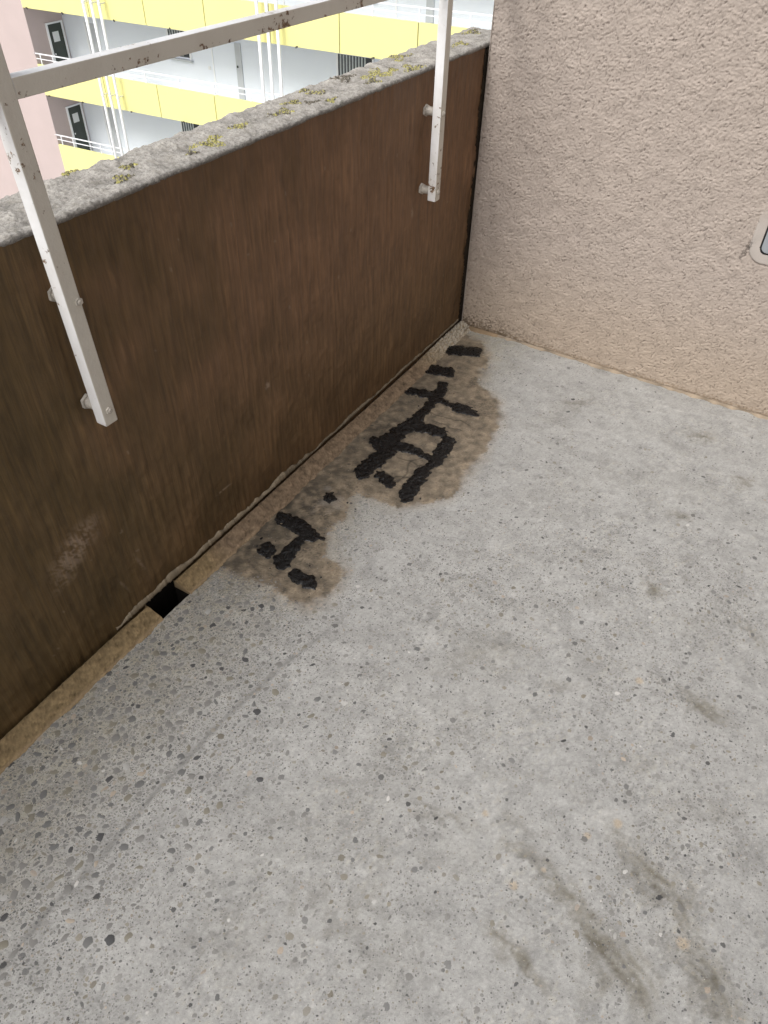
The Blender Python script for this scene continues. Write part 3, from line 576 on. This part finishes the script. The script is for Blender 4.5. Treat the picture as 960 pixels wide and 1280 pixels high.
# ------------------------------------------------------------------ mortar strip along the foot of the parapet, with the drain opening
strip = empty('mortar_strip', (.03, -1.5, 0)); tag(strip, 'tan sloping mortar strip along the foot of the brown parapet', kind='structure')
SX, SY = .03, 1.5
SPX = np.array([(-.012, .006), (-.006, .006), (.0045, .006), (.0095, .0212), (.022, .018), (.034, .0135), (.046, .009), (.055, .005), (.061, .0018), (.066, -.003), (.068, -.02)])
SW = .004
for si, (a, b) in enumerate(((-1.700, -.006), (-3.6, -1.802))):
    m1 = int((b - a) / SW) + 1; m2 = len(SPX) * 1
    yy = np.linspace(a, b, m1)
    f = np.linspace(0, len(SPX) - 1, 31); P = np.stack([np.interp(f, range(len(SPX)), SPX[:, 0]), np.interp(f, range(len(SPX)), SPX[:, 1])], -1); m2 = 31
    q1 = fnoise(m1, m2, SW, .02, .2, 401 + si); q2 = fnoise(m1, m2, SW, .006, .018, 411 + si, (1, 1)); q3 = fnoise(m1, m2, SW, .01, .03, 421 + si, (.12, 1))
    YS = np.repeat(yy[:, None], m2, 1)
    lumpy = sstep(-.42, -.15, YS); flt = sstep(-1.1, -.7, YS)
    ZS = P[None, :, 1] * (1 - .35 * flt) + (q1 * .0005 + q2 * .00012 + q3 * .00025) * np.clip(P[None, :, 1] * 90 + .2, 0, 1) + lumpy * (.004 + .003 * q2 + .003 * q1) * (P[None, :, 0] < .05)
    XS = P[None, :, 0] + q1 * .0010 + q3 * .0006 + 0 * YS
    if si == 1: XS[:, -3:] += 0
    sc_ = np.array([.245, .180, .098]) * (1 + .10 * q1 + .04 * q2 + .14 * q3)[..., None]
    br = sstep(-1.62, -1.50, YS) * (1 - sstep(-.42, -.25, YS)); sc_ = sc_ * (1 - br[..., None]) + br[..., None] * np.array([.205, .150, .100]) * (1 + .14 * q1 + .14 * q2)[..., None]
    lg = lumpy * sstep(-.5, .8, q2 + 1.0); sc_ = sc_ * (1 - lg[..., None]) + lg[..., None] * np.array([.36, .32, .26]) * (1 + .2 * q2)[..., None]
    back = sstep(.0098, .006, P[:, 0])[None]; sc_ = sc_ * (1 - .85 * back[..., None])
    orange = np.exp(-((P[None, :, 0] - .060) / .004) ** 2) * (YS < -1.4) * .5; sc_ = sc_ * (1 - orange[..., None]) + orange[..., None] * np.array([.40, .30, .19])
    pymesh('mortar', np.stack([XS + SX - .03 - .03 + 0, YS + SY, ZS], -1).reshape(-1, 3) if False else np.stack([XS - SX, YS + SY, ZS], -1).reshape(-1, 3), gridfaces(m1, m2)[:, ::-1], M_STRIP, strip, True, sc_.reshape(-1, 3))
flat_ = pymesh('mortar', [(-.03, -6 + SY, .02), (.03, -6 + SY, .0), (.03, -3.6 + SY, .0), (-.03, -3.6 + SY, .02)], [(0, 1, 2, 3)], M_STRIP, strip, False, np.array([[.3, .225, .132]] * 4))
# ragged mortar smear left on the wall above the joint
m1 = int((1.9 - .02) / .004); yy = np.linspace(-1.90, -.02, m1); sm1 = fnoise(2, m1, .004, .03, .14, 431)[0]; sm2 = fnoise(2, m1, .004, .004, .012, 432)[0]; sm3 = fnoise(2, m1, .004, .1, .5, 433)[0]
hgt = np.clip(.020 * sstep(-1.90, -1.80, yy) * (1 - .35 * sstep(-1.75, -1.6, yy)) * (1 - .7 * sstep(-1.25, -.95, yy)) + .0016 * sm1 + .0004 * sm2 + .003 * sm3, -.002, .05) * (1 - .5 * sstep(-.3, -.1, yy))
rows = 7; V = []; cl = []
for j in range(rows):
    t_ = j / (rows - 1)
    xx = .0045 * (1 - t_ ** 3) + .0008 * sm2 - (.003 if j == rows - 1 else 0)
    V.append(np.stack([xx - SX, yy + SY, .0255 + hgt * t_ - (.002 if j == 0 else 0)], -1)); cl.append(np.array([.30, .25, .18])[None] * (1 + .05 * sm2 + .12 * sm1)[:, None] * np.where(yy < -1.2, 1.0, .62)[:, None])
V.insert(0, V[0] + np.array([-.008, 0, -.0005])); cl.insert(0, cl[0] * .4)
pymesh('mortar_smear', np.array(V).reshape(-1, 3), gridfaces(rows + 1, m1)[:, ::-1], M_STRIP, strip, True, np.array(cl).reshape(-1, 3))
# drain opening: a square shaft sunk between the two strip lengths
hx0, hx1, hy0, hy1 = .005, .0665, -1.801, -1.701
def qd(pts, nm='drain_shaft'): 
    V = []; F = []
    for q in pts:
        b = len(V); V += [(x - SX, y + SY, z) for x, y, z in q]; F.append((b, b + 1, b + 2, b + 3))
    me = bpy.data.meshes.new(nm); me.from_pydata(V, [], F); return link(nm, me, M_HOLE, strip)
D_ = -.16
qd([[(hx0, hy0, D_), (hx1, hy0, D_), (hx1, hy1, D_), (hx0, hy1, D_)],
    [(hx0, hy0, D_), (hx0, hy0, -.004), (hx1, hy0, -.004), (hx1, hy0, D_)], [(hx0, hy1, D_), (hx1, hy1, D_), (hx1, hy1, -.004), (hx0, hy1, -.004)],
    [(hx1, hy0, D_), (hx1, hy0, -.004), (hx1, hy1, -.004), (hx1, hy1, D_)], [(hx0, hy0, D_), (hx0, hy1, D_), (hx0, hy1, .026), (hx0, hy0, .026)]])
def cheek(y, d):      # cut ends of the strip seen inside the opening
    P = [(-.006, .020), (.010, .0215), (.034, .0135), (.055, .005), (.0665, -.002), (.0665, -.06), (-.006, -.06)]
    V = [(x - SX, y + SY, z) for x, z in P]; me = bpy.data.meshes.new('mortar_end'); me.from_pydata(V, [], [tuple(range(len(V)))])
    a = me.color_attributes.new('col', 'FLOAT_COLOR', 'POINT'); a.data.foreach_set('color', [v for (x, z) in P for v in ((.26, .19, .11, 1) if z > -.01 else (.03, .022, .015, 1))])
    link('mortar_end', me, M_STRIP, strip)
cheek(-1.8025, -1); cheek(-1.6995, 1)

# ------------------------------------------------------------------ roughcast side wall
side = empty('plaster_wall', (.75, .1, 0)); tag(side, 'beige pink roughcast plaster wall at the end of the balcony', 'wall')
WX, WY = .75, .1
WR = .0023; wx0, wx1, wz0, wz1 = .010, 1.86, -.004, 1.60
mx = int((wx1 - wx0) / WR) + 1; mz = int((wz1 - wz0) / WR) + 1
WXG, WZG = np.meshgrid(np.linspace(wx0, wx1, mx), np.linspace(wz0, wz1, mz))
a1 = fnoise(mz, mx, WR, .0055, .016, 601, (.85, 1)); a2 = fnoise(mz, mx, WR, .0095, .035, 602, (.8, 1)); a3 = fnoise(mz, mx, WR, .05, .3, 603); a4 = fnoise(mz, mx, WR, .004, .008, 604)
a1 = fnoise(mz, mx, WR, .0050, .030, 605, (.85, 1)); a1 = .8 * a1 + .45 * a2
pk = a1 + .35
dent = np.zeros((mz, mx)); qd_ = np.random.default_rng(77)
for _ in range(40000):
    i0 = qd_.integers(0, mz); j0 = qd_.integers(0, mx); L_ = qd_.uniform(.0022, .0070) * (.7 + .7 * qd_.random()); W_ = qd_.uniform(.0015, .0028); t0 = qd_.normal(1.15, .7); dp = qd_.uniform(.15, 1.0) ** 1.5
    k_ = int(L_ * 2.2 / WR) + 2; a_, b_, c_, d_ = max(i0 - k_, 0), min(i0 + k_ + 1, mz), max(j0 - k_, 0), min(j0 + k_ + 1, mx)
    II, JJ = np.mgrid[a_:b_, c_:d_]; dz_ = (II - i0) * WR; dx_ = (JJ - j0) * WR
    u_ = dx_ * math.cos(t0) + dz_ * math.sin(t0); v_ = -dx_ * math.sin(t0) + dz_ * math.cos(t0) + 30 * u_ * u_ * (qd_.random() - .5)
    dent[a_:b_, c_:d_] = np.maximum(dent[a_:b_, c_:d_], dp * np.exp(-(u_ / L_) ** 2 - (v_ / W_) ** 2))
rel = (-.0032 * dent + .0005 * np.tanh(a1)) * (1 + .2 * np.clip(a3, -1.5, 1.5)) + .00035 * fnoise(mz, mx, WR, .005, .012, 606) + .0003 * a2 + .0008 * a3
rel_old = .00190 * (1 + .25 * np.clip(a3, -1.5, 1.5)) * np.where(pk > 0, .22 * np.tanh(pk), np.maximum(pk, -2.4)) + .0004 * a2 + .0008 * a3 + .00012 * a4
# smooth band round the hatch, worn foot and edges
def rrect(x, z, cx, cz, hx, hz, r): 
    qx = np.abs(x - cx) - hx + r; qz = np.abs(z - cz) - hz + r
    return np.hypot(np.maximum(qx, 0), np.maximum(qz, 0)) + np.minimum(np.maximum(qx, qz), 0) - r
HCX, HCZ, HHX, HHZ = 1.170, .775, .172, .229
hd = rrect(WXG, WZG, HCX, HCZ, HHX, HHZ, .022)
band_ = sstep(.031, .026, hd) * sstep(.70, .62, WZG); rel = rel * (1 - band_) + band_ * .0022
rel = rel - .0022 * np.exp(-((hd - .0325) / .0022) ** 2) * sstep(.70, .62, WZG)
foot = sstep(.03, .0, WZG + .008 * a2); rel = rel * (1 - .5 * foot)
edgew = sstep(.02, .0, WXG - wx0); rel = rel - edgew * .002
wc = np.array([.400, .344, .302]) * (1 + .022 * a3 + .02 * a2 + .02 * np.clip(a1, -2.5, 0) + .015 * a4)[..., None]
pitm = sstep(.30, .9, dent); wc = wc * (1 - .48 * pitm[..., None])
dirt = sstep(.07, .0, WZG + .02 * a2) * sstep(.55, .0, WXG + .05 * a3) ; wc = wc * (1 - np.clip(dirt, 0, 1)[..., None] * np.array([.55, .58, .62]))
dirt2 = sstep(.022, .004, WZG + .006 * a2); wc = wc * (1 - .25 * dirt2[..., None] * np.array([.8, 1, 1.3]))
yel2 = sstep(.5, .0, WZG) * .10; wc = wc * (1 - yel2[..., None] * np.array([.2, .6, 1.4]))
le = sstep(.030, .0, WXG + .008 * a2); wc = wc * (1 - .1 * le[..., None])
wc = wc * (1 - band_[..., None]) + band_[..., None] * np.array([.43, .39, .355]) * (1 + .04 * a3)[..., None]
crk = sstep(.006, .001, np.abs((WXG - .960) - .25 * (WZG - .53) + .004 * a2)) * sstep(.05, .02, np.abs(WZG - .545)); wc = wc * (1 - .6 * crk[..., None]); rel = rel - crk * .0015
hk = (hd[:-1, :-1] > -.001)
pymesh('roughcast_face', np.stack([WXG - WX, -rel - WY, WZG], -1).reshape(-1, 3), gridfaces(mz, mx, hk), M_PLASTER, side, True, wc.reshape(-1, 3))
box('wall_core', .013 - WX, 2.2 - WX, .03 - WY, .25 - WY, -.3, 1.60, M_SOFF, side)
box('wall_core', .013 - WX, 2.2 - WX, .0015 - WY, .25 - WY, 1.601, 2.75, M_SOFF, side)
o = box('wall_edge', .0105 - WX, .0128 - WX, -.0005 - WY, .25 - WY, -.3, 2.75, M_SOFF, side)
# dark weathered joint between parapet and wall
box('dark_joint', -.004 - WX, .0103 - WX, .012 - WY, .03 - WY, -.02, .985, M_DARK, side)
jy = np.linspace(0, .97, 240); jn = fnoise(2, 240, .004, .01, .06, 640)[0]; jn2 = fnoise(2, 240, .004, .08, .4, 641)[0]
wd = np.clip(.012 + .006 * jn2 + .003 * jn, .004, .03) * (1 - .6 * sstep(.85, .97, jy))
V = np.concatenate([np.stack([np.full(240, .0012) - WX, -wd - WY, jy], -1), np.stack([np.full(240, .0018) - WX, -wd * .5 - WY, jy], -1), np.stack([np.full(240, .004) - WX, np.full(240, .012) - WY, jy], -1)])
pymesh('dark_joint', V, gridfaces(3, 240), M_DARK, side, True)
# sandy mortar bead where wall and floor meet
m1 = 520; xx = np.linspace(.03, 2.1, m1); k1 = fnoise(2, m1, .004, .03, .14, 651)[0]; k2 = fnoise(2, m1, .004, .05, .4, 652)[0]
rows = 6; V = []; cl = []
wdt = np.clip(.008 + .003 * k2 + .0012 * k1, .003, .02) + .022 * sstep(.22, .05, xx)
for j in range(rows):
    t_ = j / (rows - 1)
    V.append(np.stack([xx - WX, -(.004 + wdt * t_) - WY, .0075 * (1 - t_) ** 1.3 + .0010 + .0002 * k1 - .005 * (t_ > .95)], -1))
    cc_ = np.where(xx[:, None] < .18, np.array([.26, .19, .12])[None], np.array([.29, .235, .175])[None]); cl.append(cc_ * (1 + .06 * k1 + .12 * k2)[:, None] * (.55 if j == 0 else 1))
pymesh('mortar_bead', np.array(V).reshape(-1, 3), gridfaces(rows, m1)[:, ::-1], M_STRIP, side, True, np.array(cl).reshape(-1, 3))

# ------------------------------------------------------------------ metal hatch in the side wall
hatch = empty('wall_hatch', (HCX, .0, HCZ)); tag(hatch, 'small grey metal hatch cover set in the roughcast wall, cut by the frame edge', 'hatch')
def rr_mesh(name, hx, hz, r, y0, y1, m, bev=.0):
    bm = bmesh.new(); ring = []
    for cx, cz, a0 in ((hx - r, hz - r, 0), (-hx + r, hz - r, 90), (-hx + r, -hz + r, 180), (hx - r, -hz + r, 270)):
        for i in range(7):
            a = rad(a0 + 15 * i); ring.append((cx + r * math.cos(a), cz + r * math.sin(a)))
    vs = [bm.verts.new((x, y0, z)) for x, z in ring]; f = bm.faces.new(vs)
    r_ = bmesh.ops.extrude_face_region(bm, geom=[f]); 
    for v in [g for g in r_['geom'] if isinstance(g, bmesh.types.BMVert)]: v.co.y = y1
    bmesh.ops.recalc_face_normals(bm, faces=bm.faces)
    if bev: bmesh.ops.bevel(bm, geom=[e for e in bm.edges if abs(e.verts[0].co.y - y1) < 1e-6 and abs(e.verts[1].co.y - y1) < 1e-6], offset=bev, segments=2, affect='EDGES')
    return fin(name, bm, m, hatch)
rr_mesh('gasket', HHX + .002, HHZ + .002, .024, .02, .001, M_GASKET)
rr_mesh('cover_plate', HHX - .007, HHZ - .007, .018, .012, -.004, M_PANEL, .002)
cyl('lock', (.13, -.004, 0), (.13, -.007, 0), .011, M_BOLT, hatch, 16)

# ------------------------------------------------------------------ white railing bolted to the parapet
rail = empty('balcony_railing', (.058, -1.8, .62)); tag(rail, 'white painted steel railing bolted to the inside of the brown parapet', 'railing')
RX, RY, RZ = .058, -1.8, .62
def rbox(name, x0, x1, y0, y1, z0, z1, bev=.0025): return box(name, x0 - RX, x1 - RX, y0 - RY, y1 - RY, z0 - RZ, z1 - RZ, M_RAIL, rail, bev)
def add_post(y):
    rbox('post', .033, .061, y - .0155, y + .0155, .615 if y < -1 else .635, 1.50)
    for z in ((.648, .882) if y < -1 else (.662, .890)):
        s = cyl('spacer', (-.004 - RX, y - RY, z - RZ), (.034 - RX, y - RY, z - RZ), .012, M_BOLT, rail, 14)
        bm = bmesh.new()
        cylm(bm, (.0 - RX, y - RY, z - RZ), (.007 - RX, y - RY, z - RZ), .017, 6); cylm(bm, (.007 - RX, y - RY, z - RZ), (.013 - RX, y + .002 - RY, z - RZ), .0135, 10)
        fin('wall_nut', bm, M_BOLT, rail)
        bm = bmesh.new(); cylm(bm, (.060 - RX, y - RY, z - RZ), (.065 - RX, y - RY, z - RZ), .008, 6); cylm(bm, (.065 - RX, y - RY, z - RZ), (.067 - RX, y - RY, z - RZ), .005, 10, .003)
        fin('bolt', bm, M_BOLT, rail)
for y in (-3.18, -1.790, -.40):
    add_post(y)
    if y == -1.790:                                     # this post leans a little
        me_ = rail.children[-1] and [c for c in rail.children if c.name.startswith('post')][-1].data
        for v in me_.vertices: v.co.y -= (v.co.z + RZ - .615) * .034
for y0, y1 in ((-3.163, -1.826), (-1.795, -.417), (-4.6, -3.198), (-.383, -.002)):
    rbox('rail_bar', .035, .0605, y0, y1, 1.206, 1.235, .0018)
rbox('handrail', .020, .064, -4.6, -.002, 1.5, 1.535, .004)

# ------------------------------------------------------------------ house wall behind the camera, added unseen to block skylight, and slab it belongs to
hw = box('unseen_house_wall', 1.86, 2.1, -6.0, .25, -.3, 2.75, M_SOFF); tag(hw, 'unseen beige house wall added behind the camera to block skylight', 'wall')
g_ = pymesh('ground', [(-900, -900, -20), (900, -900, -20), (900, 900, -20), (-900, 900, -20)], [(0, 1, 2, 3)], M_GROUND); tag(g_, kind='structure')
own = box('house_block', .1, 8.0, -5.9, .24, -19.99, -.30, M_PINK); tag(own, 'beige storeys of the house under the balcony', 'building')

# ------------------------------------------------------------------ gallery block across the courtyard
K = math.atan(.07); BO = Vector((math.cos(K), math.sin(K), 0)) * -24.41 + Vector((-math.sin(K), math.cos(K), 0)) * 19.28
bd = empty('gallery_building', (BO.x, BO.y, -20), K)
tag(bd, 'pink and white apartment block with yellow gallery panels and white pipes across the courtyard', 'building')
def bb(name, u0, u1, v0, v1, z0, z1, m, bev=0, parent=None): return box(name, u0, u1, v0, v1, z0 + 20, z1 + 20, m, parent or bd, bev)
ZB = -20.0; ZT = 5.2
bb('pink_wall', -14, -.002, 0, 8, ZB, ZT, M_PINK); bb('pink_wall', -.002, 24, 8, 8.2, ZB, ZT, M_PINK)
bb('white_wall', 0, 26, 1.65, 1.85, ZB, ZT, M_WHITE)
bb('roof', -14.1, 26, -.1, 8.2, ZT, ZT + .25, M_ROOF)
levels = [-.75 - 2.75 * i for i in range(-1, 7)]        # underside of each yellow parapet
joints = [0, 3.11, 5.53, 7.95, 10.37, 12.79, 15.30, 17.7, 20.1, 22.5, 24.9, 26]
panels = {}
for zi, zb in enumerate(levels):
    bb('gallery_slab', .0, 26, .09, 1.65, zb + .0, zb + .14, M_WHITE)
    for i in range(len(joints) - 1):
        bb('yellow_panel', joints[i] + .014, joints[i + 1] - .014, -.03, .06, zb - .01, zb + 1.0, M_YEL, .004)
    for ju in joints[1:-1]: bb('panel_joint', ju - .013, ju + .013, .0, .05, zb, zb + .99, M_JOINT)
    # guard rail over the panels
    gr_ = bb('guard_rail', -.08, 26, .0, .035, zb + 1.325, zb + 1.36, M_FRAME)
    bb('guard_rail', -.08, 26, .005, .03, zb + 1.165, zb + 1.19, M_FRAME)
    st0 = None
    for u in (.22, .82, 2.2, 3.6, 5.05, 6.5, 7.95, 9.4, 10.9, 12.4, 13.85, 15.3, 16.8, 18.3, 19.8, 21.3, 22.8):
        if st0 is None: st0 = bb('rail_post', u - .015, u + .015, .005, .03, zb + .98, zb + 1.33, M_FRAME); u00 = u
        else: dup(st0, dx=u - u00)
    sp0 = None
    for u in (.30, 1.95, 4.24, 6.56, 8.9, 11.35, 13.95, 16.3, 18.6, 20.9):
        if sp0 is None:
            bm = bmesh.new(); cylm(bm, (u - .10, .0, zb - .03 + 20), (u + .05, -.17, zb + .03 + 20), .028, 8); sp0 = fin('drain_spout', bm, M_SPOUT, bd); u0s = u
        else: dup(sp0, dx=u - u0s)
    if -12 < zb < 2:
        zf = zb + .14 - 0.0; zt = zf + 2.03 - .02      # floor and door head
        # green door in the side wall
        dr = bb('green_door', -.001, .022, .84, 1.50, zf, zt - .05, M_GDOOR)
        bb('door_frame', -.001, .05, .77, .84, zf, zt, M_FRAME, 0, dr); bb('door_frame', -.001, .05, 1.50, 1.57, zf, zt, M_FRAME, 0, dr); bb('door_frame', -.001, .05, .842, 1.498, zt - .05, zt, M_FRAME, 0, dr)
        bb('notice', .022, .026, 1.0, 1.30, zt - .62, zt - .30, M_PAPER, 0, dr); bb('handle', .022, .06, .90, .93, zf + 1.0, zf + 1.05, M_FRAME, 0, dr)
        # recessed service door and grey jambs on the white wall
        sv = bb('service_door', 1.12, 1.62, 1.63, 1.66, zf, zt + .02, M_GREY); bb('handle', 1.55, 1.58, 1.60, 1.63, zf + 1.1, zf + 1.2, M_GDOOR, 0, sv)
        bb('door_frame', 1.06, 1.12, 1.615, 1.66, zf, zt + .06, M_FRAME, 0, sv); bb('door_frame', 1.62, 1.68, 1.615, 1.66, zf, zt + .06, M_FRAME, 0, sv)
        for u in (7.75, 14.77, 21.8):
            d_ = bb('flat_door', u - .95, u, 1.632, 1.66, zf, zt + .04, M_WHITE); bb('jamb', u, u + .24, 1.61, 1.66, zf, zt + .08, M_GREY, 0, d_)
            bb('jamb', u - 1.0, u - .95, 1.61, 1.66, zf, zt + .08, M_FRAME, 0, d_); bb('handle', u + .05, u + .09, 1.58, 1.61, zf + 1.35, zf + 1.42, M_GDOOR, 0, d_); bb('bell_plate', u - 1.22, u - 1.12, 1.63, 1.66, zf + 1.15, zf + 1.25, M_PAPER, 0, d_)
        for u, w in ((4.9, .95), (11.72, 1.35), (18.9, 1.35)):
            wd_ = bb('window', u + .06, u + w - .06, 1.62, 1.66, zf + 1.42 - (.35 if w > 1 else 0), zt + .20, M_GLASS)
            bb('window_frame', u, u + .06, 1.60, 1.66, zf + 1.36 - (.35 if w > 1 else 0), zt + .26, M_FRAME, 0, wd_); bb('window_frame', u + w - .06, u + w, 1.60, 1.66, zf + 1.36 - (.35 if w > 1 else 0), zt + .26, M_FRAME, 0, wd_)
            bb('window_frame', u + .062, u + w - .062, 1.60, 1.66, zt + .2, zt + .26, M_FRAME, 0, wd_); bb('window_sill', u - .05, u + w + .05, 1.52, 1.66, zf + 1.30 - (.35 if w > 1 else 0), zf + 1.36 - (.35 if w > 1 else 0), M_GREY, 0, wd_)
            bmc = bmesh.new()
            for c_ in range(int((w - .3) / .11)): bxm(bmc, u + .12 + c_ * .11, u + .18 + c_ * .11, 1.612, 1.618, zf + 1.45 + 20 - (.35 if w > 1 else 0), zt + .19 + 20)
            fin('curtain', bmc, M_CURT, wd_)
for u in (3.20, 10.13):
    for k in range(3):
        pp = cyl('white_pipe', (u + k * .345, -.28, .02), (u + k * .345, -.28, 25.4), .05, M_FRAME, bd, 12)
        for zb in levels: 
            bm = bmesh.new(); cylm(bm, (u + k * .345, -.28, zb + .46 + 20), (u + k * .345 + .0, -.03, zb + .46 + 20), .022, 8); cylm(bm, (u + k * .345, -.28, zb + .43 + 20), (u + k * .345, -.28, zb + .49 + 20), .062, 12)
            fin('pipe_bracket', bm, M_FRAME, pp)
print('tris', sum(len(o.data.loops) - 2 * len(o.data.polygons) for o in bpy.data.objects if o.type == 'MESH'), 'pebbles', nb, n)
